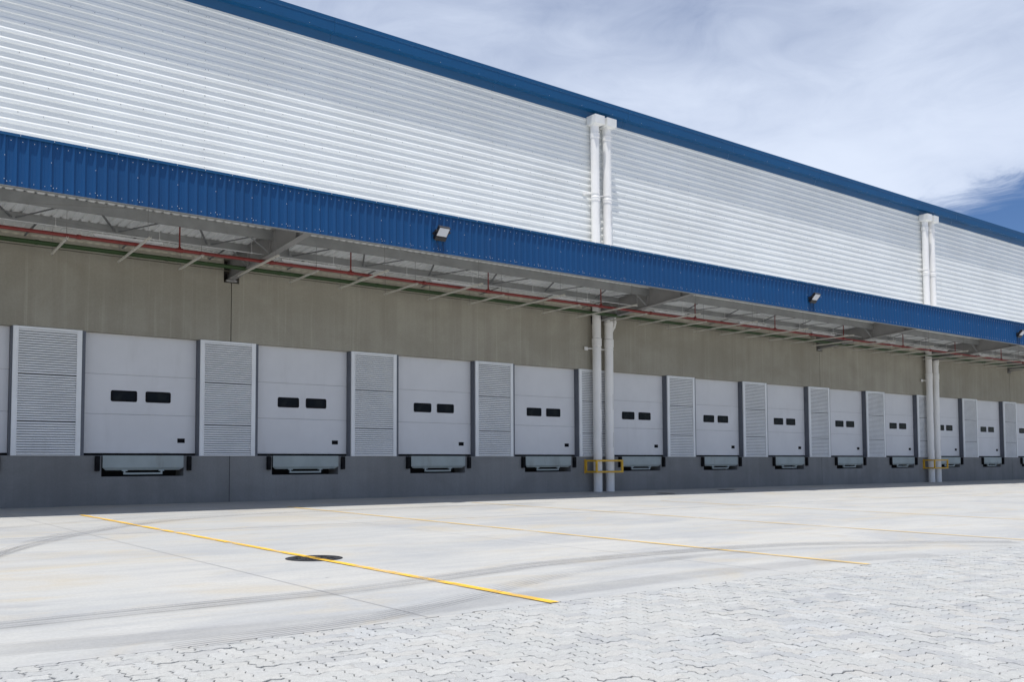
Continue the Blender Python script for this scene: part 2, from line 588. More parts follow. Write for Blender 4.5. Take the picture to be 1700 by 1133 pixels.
# ------------------------------------------------------------------ the ground
def sheet(name, x0, x1, ya, yb, dz, m, nx=1, ny=1, parent=None):
    b = MB()
    for i in range(nx):
        for j in range(ny):
            xa, xb = x0 + (x1 - x0) * i / nx, x0 + (x1 - x0) * (i + 1) / nx
            y0, y1 = ya + (yb - ya) * j / ny, ya + (yb - ya) * (j + 1) / ny
            b.add([(xa, y0, gz(y0) + dz), (xb, y0, gz(y0) + dz), (xb, y1, gz(y1) + dz), (xa, y1, gz(y1) + dz)], [(0, 1, 2, 3)])
    return b.build(name, m, parent)


PE = -18.92                   # where the slab ends and the block paving begins
g_ = MB()
g_.add([(-2500, -2500, -.62), (2500, -2500, -.62), (2500, 2500, -.62), (-2500, 2500, -.62)], [(0, 1, 2, 3)])
ground = g_.build('ground', MT['yard']); ground['kind'] = 'structure'
slab = MB()
slab.add([(-70, PE, gz(PE)), (160, PE, gz(PE)), (160, .3, gz(.3)), (-70, .3, gz(.3)),
          (-70, PE, gz(PE) - .2), (160, PE, gz(PE) - .2), (160, .3, gz(.3) - .2), (-70, .3, gz(.3) - .2)],
         [(0, 1, 2, 3), (0, 4, 5, 1), (1, 5, 6, 2), (3, 7, 4, 0)])
yard = slab.build('concrete_yard', MT['yard']); yard['kind'] = 'structure'

# painted bay lines, saw cuts and tyre marks are part of the slab
for x, ya, yb, wd, m, lab in ((5.44, -3.9, -18.95, .105, 'line', 'bright yellow bay line running over the manhole cover'),
                              (10.27, -3.4, -18.93, .11, 'line_worn', 'worn yellow bay line right of the manhole cover'),
                              (15.2, -4.2, -18.9, .11, 'line_faint', 'faint yellow bay line in the middle of the yard'),
                              (20.05, -6.5, -18.9, .11, 'line_faint', 'faintest yellow bay line, farthest from the viewer')):
    o = sheet('painted_line', x - wd / 2, x + wd / 2, yb, ya, .009, MT[m], 1, 1, yard)
    o['label'] = lab
for x in (-.4, 4.28, 9.0, 13.75, 18.5, 23.2, 28.0):
    b = MB()
    for k in range(22):
        y0 = -18.9 + k * .86; y1 = y0 + .86
        a0 = .10 * (1 - (y0 + 18.9) / 18.9) ; a1 = .10 * (1 - (y1 + 18.9) / 18.9)
        wd = .004
        b.add([(x - a0 - wd, y0, gz(y0) + .004), (x - a0 + wd, y0, gz(y0) + .004), (x - a1 + wd, y1, gz(y1) + .004), (x - a1 - wd, y1, gz(y1) + .004)], [(0, 1, 2, 3)])
    b.build('saw_cut', MT['joint'], yard)
b = MB()
b.box(-70, 160, -9.304, -9.296, gz(-9.3) + .002, gz(-9.3) + .004)
b.build('saw_cut', MT['joint'], yard)


def catmull(pts, n=10):
    out = []
    P_ = [pts[0]] + pts + [pts[-1]]
    for i in range(1, len(P_) - 2):
        p0, p1, p2, p3 = [np.array(q, float) for q in P_[i - 1:i + 3]]
        for k in range(n):
            t = k / n
            out.append(.5 * ((2 * p1) + (-p0 + p2) * t + (2 * p0 - 5 * p1 + 4 * p2 - p3) * t * t + (-p0 + 3 * p1 - 3 * p2 + p3) * t ** 3))
    out.append(np.array(pts[-1], float))
    return out


def tyre(pts, grooves, wid, dz, m):
    """one wheel's mark: a few parallel ribs of rubber along a curve"""
    c = catmull(pts, 12)
    b = MB()
    for gk in range(grooves):
        off = (gk - (grooves - 1) / 2) * wid / grooves
        hw = wid / grooves * (random.uniform(.14, .34) if grooves > 2 else (.15 if grooves == 2 else .5))
        off += random.uniform(-.1, .1) * wid / grooves if grooves > 2 else 0
        rows = []
        for i, p in enumerate(c):
            d = c[min(i + 1, len(c) - 1)] - c[max(i - 1, 0)]
            d /= np.linalg.norm(d) + 1e-9
            nn = np.array([-d[1], d[0]])
            a, e = p + nn * (off - hw), p + nn * (off + hw)
            rows.append(((a[0], a[1], gz(a[1]) + dz), (e[0], e[1], gz(e[1]) + dz)))
        v = [q for r in rows for q in r]
        b.add(v, [(2 * i, 2 * i + 1, 2 * i + 3, 2 * i + 2) for i in range(len(rows) - 1)])
    return b.build('tyre_mark', m, yard)


tyre([(2.2, -18.88), (3.55, -18.75), (4.36, -18.50), (5.43, -18.05), (6.4, -17.63), (7.64, -17.25), (9.32, -17.09), (11.0, -17.2), (12.75, -17.9), (14.1, -18.85)], 5, .30, .0135, MT['tyre'])
tyre([(-1.5, -17.5), (1.2, -17.35), (3.5, -17.25), (4.54, -17.2), (6.2, -16.85), (7.25, -16.62), (9.3, -16.56), (11.5, -16.8), (13.2, -17.6), (14.7, -18.6)], 2, .40, .0145, MT['tyre'])
tyre([(1.4, -14.5), (2.49, -11.71), (3.68, -9.64), (5.1, -7.79), (6.57, -6.54), (8.4, -5.73), (9.8, -5.6), (12, -5.5), (17, -5.5)], 2, .26, .0125, MT['tyre'])
tyre([(1.4, -14.5), (2.49, -11.71), (3.68, -9.64), (5.1, -7.79), (6.57, -6.54), (8.4, -5.73), (9.8, -5.6), (12, -5.5), (17, -5.5)], 1, .26, .0105, MT['film'])
tyre([(1.9, -13.2), (2.9, -10.6), (4.1, -8.6), (5.5, -7.0), (7.0, -5.95), (8.8, -5.35), (11, -5.1)], 2, .24, .0165, MT['tyre'])
tyre([(0.5, -9.4), (2.4, -7.6), (4.2, -6.4), (6.2, -5.5), (8.5, -4.9)], 3, .22, .0155, MT['tyre'])
tyre([(-3.0, -17.6), (0, -18.1), (3.4, -18.6), (5.5, -18.5), (8.0, -18.35), (10.0, -18.4), (12, -18.78)], 1, .42, .0115, MT['film'])
tyre([(-1.5, -17.5), (1.2, -17.35), (3.5, -17.25), (4.54, -17.2), (6.2, -16.85), (7.25, -16.62), (9.3, -16.56), (11.5, -16.8), (13.2, -17.6), (14.7, -18.6)], 1, .42, .0155, MT['film'])

# ---- block paving: interlocking zig-zag blocks in herringbone
U = .115
EZ = .014


def make_paving():
    xa, xb, ya, yb = -1.5, 22.0, -25.2, PE - .004
    ts = (0.0, .27, .73)
    off = {0.0: 0.0, .27: EZ / U, .73: -EZ / U}
    blocks = []
    ni, nj = int((xb - xa) / U), int((yb - ya) / U)
    for i in range(-2, ni + 2):
        for j in range(-2, nj + 2):
            m = (i - j) % 4
            if m == 0:
                blocks.append((i, j, 2, 1))
            elif m == 3:
                blocks.append((i, j, 1, 2))

    def outline(i, j, a, b_):
        pts = []
        for k in range(a):
            for t in ts: pts.append((i + k + t, j + off[t]))
        for k in range(b_):
            for t in ts: pts.append((i + a + off[t] * -1, j + k + t))
        for k in range(a):
            for t in ts: pts.append((i + a - k - t, j + b_ - off[t]))
        for k in range(b_):
            for t in ts: pts.append((i + off[t], j + b_ - k - t))
        return np.array(pts)

    rnd = np.random.RandomState(3)
    V, F = [], []
    o = 0
    for (i, j, a, b_) in blocks:
        q = outline(i, j, a, b_) * U + np.array([xa, ya])
        cx, cy = q.mean(0)
        if q[:, 1].min() > yb - .012 or cx < xa or cx > xb:
            continue
        n = len(q)
        ctr = q.mean(0)
        d = q - ctr
        half = np.abs(d).max(0)
        gap = .0021 + .0024 * rnd.rand()
        if rnd.rand() < .20: gap += .0036
        def inset(g): return ctr + d * (1 - g / half)
        tx, ty = rnd.normal(0, .009, 2)
        h = rnd.normal(0, .0016)
        ang = rnd.normal(0, .010); ca, sa = math.cos(ang), math.sin(ang)
        sh = rnd.normal(0, .0011, 2)
        rings = []
        for g, z in ((gap, -.045), (gap, -.0035), (gap + .0045, 0.0)):
            p = inset(g)
            dd = p - ctr
            dd = np.stack([dd[:, 0] * ca - dd[:, 1] * sa, dd[:, 0] * sa + dd[:, 1] * ca], 1)
            p = ctr + dd + sh
            p[:, 1] = np.minimum(p[:, 1], yb)
            zz = z + h + dd[:, 0] * tx + dd[:, 1] * ty + SL * p[:, 1]
            rings.append(np.column_stack([p, zz]))
        V.append(np.concatenate(rings))
        for r_ in range(2):
            for k in range(n):
                F.append((o + r_ * n + k, o + r_ * n + (k + 1) % n, o + (r_ + 1) * n + (k + 1) % n, o + (r_ + 1) * n + k))
        F.append(tuple(o + 2 * n + k for k in range(n)))
        o += 3 * n
    V = np.concatenate(V)
    me = bpy.data.meshes.new('block_paving')
    me.from_pydata(V.tolist(), [], F)
    me.materials.append(MT['paver'])
    ob = bpy.data.objects.new('block_paving', me)
    C.objects.link(ob)
    # jointing sand, washed out to different depths
    nx, ny = 470, 130
    xs = np.linspace(xa - .3, xb + .3, nx + 1); ys = np.linspace(ya - .2, yb, ny + 1)
    low = np.random.RandomState(5).rand(nx // 3 + 2, ny // 3 + 2)
    sb = MB()
    for a in range(nx + 1):
        for c in range(ny + 1):
            r_ = low[a // 3, c // 3]
            dep = -.003 - (.035 * max(0, r_ - .40) / .42) - .002 * random.random()
            sb.v.append((xs[a], ys[c], gz(ys[c]) + dep))
    sb.f = [(a * (ny + 1) + c, (a + 1) * (ny + 1) + c, (a + 1) * (ny + 1) + c + 1, a * (ny + 1) + c + 1) for a in range(nx) for c in range(ny)]
    sb.mi = [0] * len(sb.f)
    sb.build('jointing_sand', MT['sand'], ob)
    return ob


paving = make_paving(); paving['kind'] = 'structure'
far = MB()
for xa, xb, ya, yb in ((-70, -1.8, -60, PE), (22.3, 160, -60, PE), (-1.8, 22.3, -60, -25.4)):
    far.add([(xa, ya, gz(ya)), (xb, ya, gz(ya)), (xb, yb, gz(yb)), (xa, yb, gz(yb))], [(0, 1, 2, 3)])
outer = far.build('outer_paving', MT['yard']); outer['kind'] = 'structure'

# ------------------------------------------------------------------ the warehouse
WH = empty('warehouse', (0, 0, 0))
tag(WH, 'long warehouse with white ribbed upper wall, blue canopy and a row of white loading doors', 'warehouse')

# concrete wall above the doors, with open joints
GW = .012
mb = MB()
cuts = [X0] + JOINTS + [X1]
for a, c in zip(cuts, cuts[1:]):
    xa, xb = a + (GW if a != X0 else 0), c - (GW if c != X1 else 0)
    pk = .22   # pockets where the beams enter the wall
    hs = []
    zt = 6.262
    l_end, r_end = xa, xb
    for z0, z1 in ((LINT, zt), (zt + .018, 7.6)):
        lo = max(z0, LINT)
        hl = [] if a == X0 else [(xa, a + pk, 5.93, 6.58)]
        hr = [] if c == X1 else [(c - pk, xb, 5.93, 6.58)]
        h = [(p_[0], p_[1], max(p_[2], z0), min(p_[3], z1)) for p_ in hl + hr if max(p_[2], z0) < min(p_[3], z1)]
        mb.holes(xa, xb, z0, z1, YF, h)
    for z0, z1 in ((LINT, 5.93), (6.58, 7.6)):     # joint sides
        for x in ([xa] if a != X0 else []) + ([xb] if c != X1 else []):
            mb.add([(x, YF, z0), (x, .05, z0), (x, .05, z1), (x, YF, z1)], [(0, 1, 2, 3)])
    mb.add([(xa, YF, LINT), (xb, YF, LINT), (xb, .25, LINT), (xa, .25, LINT)], [(0, 1, 2, 3)])
    mb.add([(xa, YF, zt), (xb, YF, zt), (xb, .05, zt), (xa, .05, zt)], [(0, 1, 2, 3)])
    mb.add([(xa, YF, zt + .018), (xb, YF, zt + .018), (xb, .05, zt + .018), (xa, .05, zt + .018)], [(0, 1, 2, 3)])
    for x in ([a + pk] if a != X0 else []) + ([c - pk] if c != X1 else []):
        mb.add([(x, YF, 5.93), (x, .2, 5.93), (x, .2, 6.58), (x, YF, 6.58)], [(0, 1, 2, 3)])
for x in JOINTS:
    mb.add([(x - .22, YF, 5.93), (x + .22, YF, 5.93), (x + .22, .2, 5.93), (x - .22, .2, 5.93)], [(0, 1, 2, 3)])
    mb.add([(x - .22, YF, 6.58), (x + .22, YF, 6.58), (x + .22, .2, 6.58), (x - .22, .2, 6.58)], [(0, 1, 2, 3)])
    mb.add([(x - .25, .201, 5.9), (x + .25, .201, 5.9), (x + .25, .201, 6.6), (x - .25, .201, 6.6)], [(0, 1, 2, 3)], 1)
    mb.add([(x - .4, .051, LINT), (x + .4, .051, LINT), (x + .4, .051, 5.93), (x - .4, .051, 5.93)], [(0, 1, 2, 3)], 1)
mb.add([(X0, .052, 6.2), (X1, .052, 6.2), (X1, .052, 6.33), (X0, .052, 6.33)], [(0, 1, 2, 3)], 1)
mb.build('concrete_wall', [MT['wall'], MT['groove']], WH)

# loading dock base with the leveller pits
PITL, PITR, PITB = .42, 2.47, .71       # relative to the left side of each door
pits = [(DL0 + i * P + PITL, DL0 + i * P + PITR, PITB, DOCK) for i in DOORS]
mb = MB()
PJ = [x for x in JOINTS]
cuts = [X0] + PJ + [X1]
for a, c in zip(cuts, cuts[1:]):
    xa, xb = a + (.008 if a != X0 else 0), c - (.008 if c != X1 else 0)
    mb.holes(xa, xb, -.3, DOCK, YF, [p_ for p_ in pits if p_[0] >= xa and p_[1] <= xb])
    mb.add([(xa, YF, DOCK), (xb, YF, DOCK), (xb, YD + .02, DOCK), (xa, YD + .02, DOCK)], [(0, 1, 2, 3)]) if False else None
for x in PJ:
    mb.add([(x - .2, YF + .03, -.3), (x + .2, YF + .03, -.3), (x + .2, YF + .03, DOCK), (x - .2, YF + .03, DOCK)], [(0, 1, 2, 3)], 1)
for a, c, z0, z1 in pits:
    mb.add([(a, YF, z0), (a, .5, z0), (a, .5, z1), (a, YF, z1)], [(0, 1, 2, 3)])
    mb.add([(c, YF, z0), (c, .5, z0), (c, .5, z1), (c, YF, z1)], [(0, 1, 2, 3)])
    mb.add([(a, YF, z0), (c, YF, z0), (c, .5, z0), (a, .5, z0)], [(0, 1, 2, 3)])
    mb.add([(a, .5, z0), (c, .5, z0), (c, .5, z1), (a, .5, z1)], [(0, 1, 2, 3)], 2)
xs = [X0] + [v for p_ in pits for v in (p_[0], p_[1])] + [X1]
for a, c in zip(xs[::2], xs[1::2]):
    mb.add([(a, YF, DOCK), (c, YF, DOCK), (c, .5, DOCK), (a, .5, DOCK)], [(0, 1, 2, 3)])
mb.build('dock_base', [MT['plinth'], MT['groove'], MT['void']], WH)

# piers, louvred panels, doors, levellers, bumpers: one of each, then copies
pier = MB().box(0, P - DW, YF, .25, DOCK + .001, LINT - .001).build('door_pier', MT['jamb'], WH)


def make_louvre():
    z0, z1 = DOCK - .005, LINT + .002
    W = 1.54
    yf = YF - .045
    f = MB()
    f.box(0, .105, yf, YF - .001, z0, z1)
    f.box(W - .105, W, yf, YF - .001, z0, z1)
    f.box(.105, W - .105, yf + .002, YF - .001, z1 - .055, z1)
    f.box(.105, W - .105, yf + .002, YF - .001, z0, z0 + .02)
    f.add([(.105, YF - .002, z0), (W - .105, YF - .002, z0), (W - .105, YF - .002, z1), (.105, YF - .002, z1)], [(0, 1, 2, 3)], 1)
    for x in (.095, W - .12):      # raised inner lip
        f.box(x, x + .022, yf - .006, yf - .001, z0 + .001, z1 - .001)
    o = f.build('louvre_panel', [MT['louvre'], MT['louvre_back']], WH)
    s = MB()
    for (a, c, n) in ((z0 + .02, 2.045, 13), (2.060, 3.175, 19), (3.190, z1 - .055, 18)):
        h = (c - a) / n
        for k in range(n):
            zb = a + k * h
            xl, xr = .1055, W - .1055
            # a slat: bevelled nose hanging outward and down
            prof = [(YF - .006, zb + h * .98), (yf + .012, zb + h * .80), (yf + .004, zb + h * .45), (yf + .006, zb + h * .20), (yf + .016, zb + h * .16)]
            s.extr_x(prof, xl, xr)
    for z in (2.052, 3.182):
        s.box(.1055, W - .1055, yf + .020, YF - .004, z - .006, z + .006, 1)
    s.build('slats', [MT['louvre'], MT['louvre_back']], o)
    return o


lou = make_louvre()


def rrect(x0, x1, z0, z1, r, n=5):
    pts = []
    for cx, cz, a0 in ((x1 - r, z0 + r, -90), (x1 - r, z1 - r, 0), (x0 + r, z1 - r, 90), (x0 + r, z0 + r, 180)):
        for k in range(n + 1):
            a = math.radians(a0 + 90 * k / n)
            pts.append((cx + r * math.cos(a), cz + r * math.sin(a)))
    return pts


def slab_rr(m, x0, x1, z0, z1, r, ya, yb, mi=0):
    """rounded rectangle in XZ from front yb to back ya"""
    p = rrect(x0, x1, z0, z1, r)
    n = len(p)
    m.add([(x, yb, z) for x, z in p] + [(x, ya, z) for x, z in p], [tuple(range(n))] + [(k, k + n, (k + 1) % n + n, (k + 1) % n) for k in range(n)], mi)


def make_door():
    m = MB()
    seams = (1.318, 2.285, 3.292, LINT + .1)
    for a, c in zip(seams, seams[1:]):
        m.cbox(.002, DW - .002, YD, YD + .05, a + .003, c - .003, .006)
    m.box(.01, DW - .01, YD + .012, YD + .05, 1.33, LINT + .08, 1)          # behind the seams
    m.box(.002, DW - .002, YD - .008, YD + .045, 1.300, 1.320, 3)           # aluminium bottom rail
    m.box(.0, DW, YD + .01, YD + .06, DOCK + .002, 1.299, 2)                # black rubber seal
    o = m.build('dock_door', [MT['door'], MT['seam'], MT['rubber'], MT['pane_rim']], WH)
    for x0 in (.667, 1.525):
        wv = MB()
        slab_rr(wv, x0 - .015, x0 + .665, 2.595, 2.905, .055, YD + .005, YD - .006, 2)
        slab_rr(wv, x0, x0 + .65, 2.608, 2.892, .045, YD + .005, YD - .010, 1)
        slab_rr(wv, x0 + .05, x0 + .60, 2.648, 2.852, .02, YD + .005, YD - .0135, 0)
        fix_normals(wv.build('window', [MT['pane'], MT['pane_frame'], MT['pane_rim']], o))
    h = MB()
    h.cbox(2.365, 2.56, YD - .008, YD + .004, 1.575, 1.690, .004)
    h.cbox(2.385, 2.54, YD - .012, YD - .006, 1.592, 1.662, .002)
    fix_normals(h.build('handle', MT['pane_frame'], o))
    return o


door = make_door()


def make_leveller():
    m = MB()
    a, c = PITL + .02, PITR - .015
    yl = YF - .035
    # lip plate hanging down the front with clipped corners
    z_t, z_m, z_b = DOCK + .004, .935, .868
    front = [(a, z_t), (c, z_t), (c, z_m), (c - .10, z_b), (a + .09, z_b), (a, z_m)]
    v = [(x, yl if z > .9 else yl + .045, z) for x, z in front] + [(x, (yl if z > .9 else yl + .045) + .028, z) for x, z in front]
    n = len(front)
    m.add(v, [(0, 5, 2, 1), (5, 4, 3, 2), (6, 7, 8, 11), (11, 8, 9, 10)] + [(k, (k + 1) % n, (k + 1) % n + n, k + n) for k in range(n)])
    m.box(a, c, yl + .029, .49, DOCK - .012, DOCK + .004)
    m.box(c - .07, c - .055, yl - .006, yl + .001, 1.15, DOCK - .01)
    o = m.build('dock_leveller', MT['leveller'], WH)
    s = MB()
    s.box(a + .52, c - .53, YF + .005, YF + .055, .760, .806)
    s.box(a + .48, a + .61, YF - .005, YF + .05, .845, .880)
    s.box(c - .62, c - .49, YF - .005, YF + .05, .845, .880)
    s.box(a + .52, a + .56, YF + .0, YF + .05, .806, .846)
    s.box(c - .57, c - .53, YF + .0, YF + .05, .806, .846)
    s.build('support_frame', MT['leveller'], o)
    return o


lev = make_leveller()
bmp = MB().cbox(0, .105, YF - .11, YF - .001, .85, DOCK - .012, .012).build('rubber_bumper', MT['rubber'], WH)
for n_, i in enumerate(DOORS):
    xl = DL0 + i * P
    first = (n_ == 0)
    o = door if first else copy_tree(door, WH); o.location.x = xl
    o = pier if first else copy_tree(pier, WH); o.location.x = xl - (P - DW)
    o = lou if first else copy_tree(lou, WH); o.location.x = xl - (P - DW) + .028
    o = lev if first else copy_tree(lev, WH); o.location.x = xl
    for k, dx in enumerate((PITL - .165, PITR + .07)):
        o = bmp if first and k == 0 else copy_tree(bmp, WH); o.location.x = xl + dx

# ---- ribbed white cladding
PIT = .2435
def clad_profile(za, zb):
    z = za
    pr = []
    yb, yc = YF - .045, YF - .045 - .022
    while z < zb:
        for dz, y in ((.0, yb), (.020, yc), (.086, yc), (.124, yb)):   # from below: under web, crest, upper web, pan
            pr.append((y, min(z + dz, zb)))
        # faint stiffener in the pan
        pr.append((yb, z + .178)); pr.append((yb - .003, z + .183)); pr.append((yb - .003, z + .191)); pr.append((yb, z + .197))
        z += PIT
    return [p_ for p_ in pr if p_[1] < zb] + [(yb, zb)]

ZC0, ZC1 = 6.95, 13.385
cj = [-10.02 + 9.65 * k for k in range(11)]
cuts = [X0] + [x for x in cj if X0 < x < X1] + [X1]
CL = MB()
pr = clad_profile(ZC0, ZC1)
for k, (a, c) in enumerate(zip(cuts, cuts[1:])):
    dy = -.0025 * (k % 2)
    CL.extr_x([(y + dy, z) for y, z in pr], a, c + .06 if c != X1 else c)
for k in range(0, 27):
    z = ZC0 + k * PIT + .068
    if k % 3 == 1:
        x = X0 + .3 + (k % 2) * .1
        while x < 62:
            CL.disc((x, YF - .0695, z), (0, -1, 0), .011, .008, 6, 1)
            x += .565
    for xj in cj:
        CL.disc((xj + .03, YF - .0695, z), (0, -1, 0), .010, .008, 6, 1)
fix_normals(CL.build('ribbed_cladding', [MT['clad'], MT['screw_dk']], WH)) if False else CL.build('ribbed_cladding', [MT['clad'], MT['screw_dk']], WH)

# ---- eaves gutter and roof
YG = -.49
EV = MB()
prof = [(YF - .046, 13.372), (YF - .078, 13.368), (YF - .082, 13.385), (YF - .15, 13.60), (YG + .025, 13.615), (YG + .018, 13.60), (YG, 13.597),
        (YG, 13.89), (YG - .010, 13.897), (YG - .010, 13.908), (YG, 13.915), (YG, 14.02), (YG + .03, 14.04), (YG + .10, 14.04), (YG + .12, 13.95)]
for k in range(int((X1 - X0) / 6.0) + 1):
    a = X0 + 6 * k; c = min(a + 6 - .004, X1)
    if c > a:
        EV.extr_x([(y - .0015 * (k % 2), z) for y, z in prof], a, c)
x = X0 + .7
while x < 60:
    EV.disc((x, YG - .001, 13.64), (0, -1, 0), .008, .006, 6, 1); x += 1.5
EV.build('eaves_gutter', [MT['blue_trim'], MT['screw_lt']], WH)
RF = MB()
RF.add([(X0, YG + .11, 14.0), (X1, YG + .11, 14.0), (X1, 20, 15.0), (X0, 20, 15.0), (X1, 40, 14.0), (X0, 40, 14.0)], [(0, 1, 2, 3), (3, 2, 4, 5)])
RF.build('roof', MT['soffit'], WH)
BK = MB()
BK.add([(X0, YF, -.3), (X0, 40, -.3), (X0, 40, 14), (X0, 20, 15), (X0, YF, 14.0)], [(0, 1, 2, 3, 4)])
BK.add([(X1, YF, -.3), (X1, 40, -.3), (X1, 40, 14), (X1, 20, 15), (X1, YF, 14.0)], [(0, 1, 2, 3, 4)])
BK.add([(X0, 40, -.3), (X1, 40, -.3), (X1, 40, 14), (X0, 40, 14)], [(0, 1, 2, 3)])
BK.add([(X0, .26, DOCK), (X1, .26, DOCK), (X1, .26, LINT), (X0, .26, LINT)], [(0, 1, 2, 3)])
BK.build('end_wall', MT['wall'], WH)

# ------------------------------------------------------------------ the canopy: a part of the warehouse with its own pieces
YO = -4.85
SZ = lambda y: 6.62 + .088 * (-y)                 # underside of the roof sheets
RP = .2085
RX0 = 3.685
m = MB()
k0 = int((X0 - RX0) / RP) ; k1 = int((X1 - RX0) / RP)
prof = []
for k in range(k0, k1):
    x = RX0 + k * RP
    prof += [(x, 0), (x + .10, 0), (x + .122, .038), (x + .160, .038), (x + .182, 0)]
n = len(prof)
v = []
for y in (YF - .02, -1.6, -3.2, YO + .06):
    v += [(x, y, SZ(y) + dz) for x, dz in prof]
m.add(v, [(r_ * n + i, r_ * n + i + 1, (r_ + 1) * n + i + 1, (r_ + 1) * n + i) for r_ in range(3) for i in range(n - 1)])
canopy = m.build('canopy', MT['soffit'], WH)
canopy['label'] = 'canopy roof of galvanised corrugated sheets over the loading doors'

# blue ribbed fascia
F0, F1 = 6.40, 7.43
m = MB()
prof = []
for k in range(k0, k1):
    x = RX0 + k * RP
    # dark right flank ends at x; broad left flank comes before it
    prof += [(x - .070, YO + .040), (x - .026, YO), (x - .006, YO), (x + .010, YO + .040), (x + .050, YO + .040), (x + .056, YO + .035), (x + .072, YO + .035), (x + .078, YO + .040)]
n = len(prof)
v = [(x, y, F0) for x, y in prof] + [(x, y, F1 - .02) for x, y in prof]
m.add(v, [(i, i + 1, n + i + 1, n + i) for i in range(n - 1)])
m.add([(x, y + .004, z) for z in (F1 - .02, F0) for x, y in ((X0, YO + .045), (X1, YO + .045))], [(0, 1, 3, 2)], 0)
for k in range(k0, k1):
    x = RX0 + k * RP
    if x > 62: break
    jt = random.uniform(-.006, .006)
    m.disc((x + .095 + jt, YO + .039, F0 + .095), (0, -1, 0), .008, .007, 6, 1)
    m.disc((x + .095 + jt, YO + .039, F1 - .13), (0, -1, 0), .010, .008, 6, 1)
    if k % 4 == 0:
        m.disc((x - .016, YO - .001, F0 + .115), (0, -1, 0), .008, .007, 6, 1)
        m.disc((x + .035, YO + .039, F0 + .085), (0, -1, 0), .010, .008, 6, 1)
        m.disc((x - .016, YO - .001, F0 + .58), (0, -1, 0), .008, .007, 6, 1)
m.build('fascia', [MT['blue'], MT['screw_lt']], canopy)
m = MB()
prof = [(YO + .10, F1 - .006), (YO + .10, F1 + .006), (YO - .006, F1 + .004), (YO - .010, F1 - .05), (YO - .004, F1 - .056), (YO - .003, F1 - .008)]
m.extr_x(prof, X0, X1, 0, True)
x = X0 + .2
while x < 62:
    m.disc((x, YO - .0095, F1 - .022), (0, -1, 0), .010, .008, 6, 1); x += .61
m.build('fascia_cap', [MT['blue_trim'], MT['screw_lt']], canopy)
m = MB()
m.extr_x([(YO + .001, F0 - .002), (YO + .001, F0 - .010), (YO + .13, F0 - .010), (YO + .13, F0 + .05), (YO + .122, F0 + .05), (YO + .122, F0 - .002)], X0, X1, 0, True)
m.build('fascia_return', MT['steel'], canopy)

# purlins (C sections)
for y, h in ((-2.77, .245), (-1.37, .20), (-4.68, .20)):
    zt = SZ(y) - .004
    m = MB()
    t = .012
    m.extr_x([(y, zt), (y, zt - h), (y + .075, zt - h), (y + .075, zt - h + .02), (y + .075 - t, zt - h + .02), (y + .075 - t, zt - h + t), (y + t, zt - h + t),
              (y + t, zt - t), (y + .075 - t, zt - t), (y + .075 - t, zt - .02), (y + .075, zt - .02), (y + .075, zt)], X0, X1, 0, True)
    m.build('purlin', MT['steel'], canopy)

# main I beams, rising outward
def make_beam():
    m = MB()
    ya, yb = .19, YO + .14
    zb = lambda y: 6.035 + (-y) * .0815
    zt = lambda y: SZ(y) - .008
    for y0, y1 in ((ya, yb),):
        # web
        m.add([(s * .006, y, z) for s in (-1, 1) for y, z in ((y0, zb(y0)), (y1, zb(y1)), (y1, zt(y1)), (y0, zt(y0)))],
              [(0, 1, 2, 3), (7, 6, 5, 4), (0, 4, 5, 1), (3, 2, 6, 7), (1, 5, 6, 2), (0, 3, 7, 4)])
        for f_, d in ((zb, -.014), (zt, -.014)):
            m.add([(x, y, f_(y) + e) for e in (d, 0) for x, y in ((-.1, y0), (.1, y0), (.1, y1), (-.1, y1))],
                  [(0, 3, 2, 1), (4, 5, 6, 7), (0, 1, 5, 4), (2, 3, 7, 6), (1, 2, 6, 5), (3, 0, 4, 7)])
    for y in (-2.72, -1.33, -4.2):    # stiffeners
        m.box(-.085, .085, y - .005, y + .005, zb(y) + .001, zt(y) - .016)
    # corbel seat in the wall pocket
    m.box(-.15, .15, YF - .02, YF + .15, 5.955, 6.015)
    m.box(.06, .10, YF - .035, YF - .005, 5.96, 6.20)
    return m.build('beam', MT['beam'], canopy)


bm_ = make_beam()
bs = []
for sg in (-1, 1):
    bs.append(MB().bar((sg * .05, -2.70, 6.27), (sg * .78, -2.70, SZ(-2.77) - .11), .05, .012).build('beam_brace', MT['steel'], canopy))
    bs.append(MB().bar((sg * .05, -1.30, 6.16), (sg * .55, -1.30, SZ(-1.37) - .12), .045, .012).build('beam_brace', MT['steel'], canopy))
for k, x in enumerate(JOINTS):
    for o in [bm_] + bs:
        q = o if k == 0 else copy_tree(o, canopy)
        q.location.x = x

# sag struts between the purlins, in pairs
ya, yb = -2.72, -1.36
st = []
for q0, q1 in (((-.75, ya, SZ(ya) - .17), (-.04, yb, SZ(yb) - .13)), ((.75, ya, SZ(ya) - .17), (.06, yb, SZ(yb) - .13)), ((.55, -1.34, SZ(yb) - .12), (.5, YF - .01, SZ(0) - .12))):
    st.append(MB().bar(q0, q1, .045, .02).build('sag_strut', MT['steel_dark'], canopy))
fresh = True
for a, c in zip(JOINTS[:-2], JOINTS[1:]):
    L_ = c - a
    nseg = round(L_ / 2.25)
    for k in range(nseg):
        for o in st:
            q = o if fresh else copy_tree(o, canopy)
            q.location.x = a + (k + .5) * L_ / nseg
        fresh = False
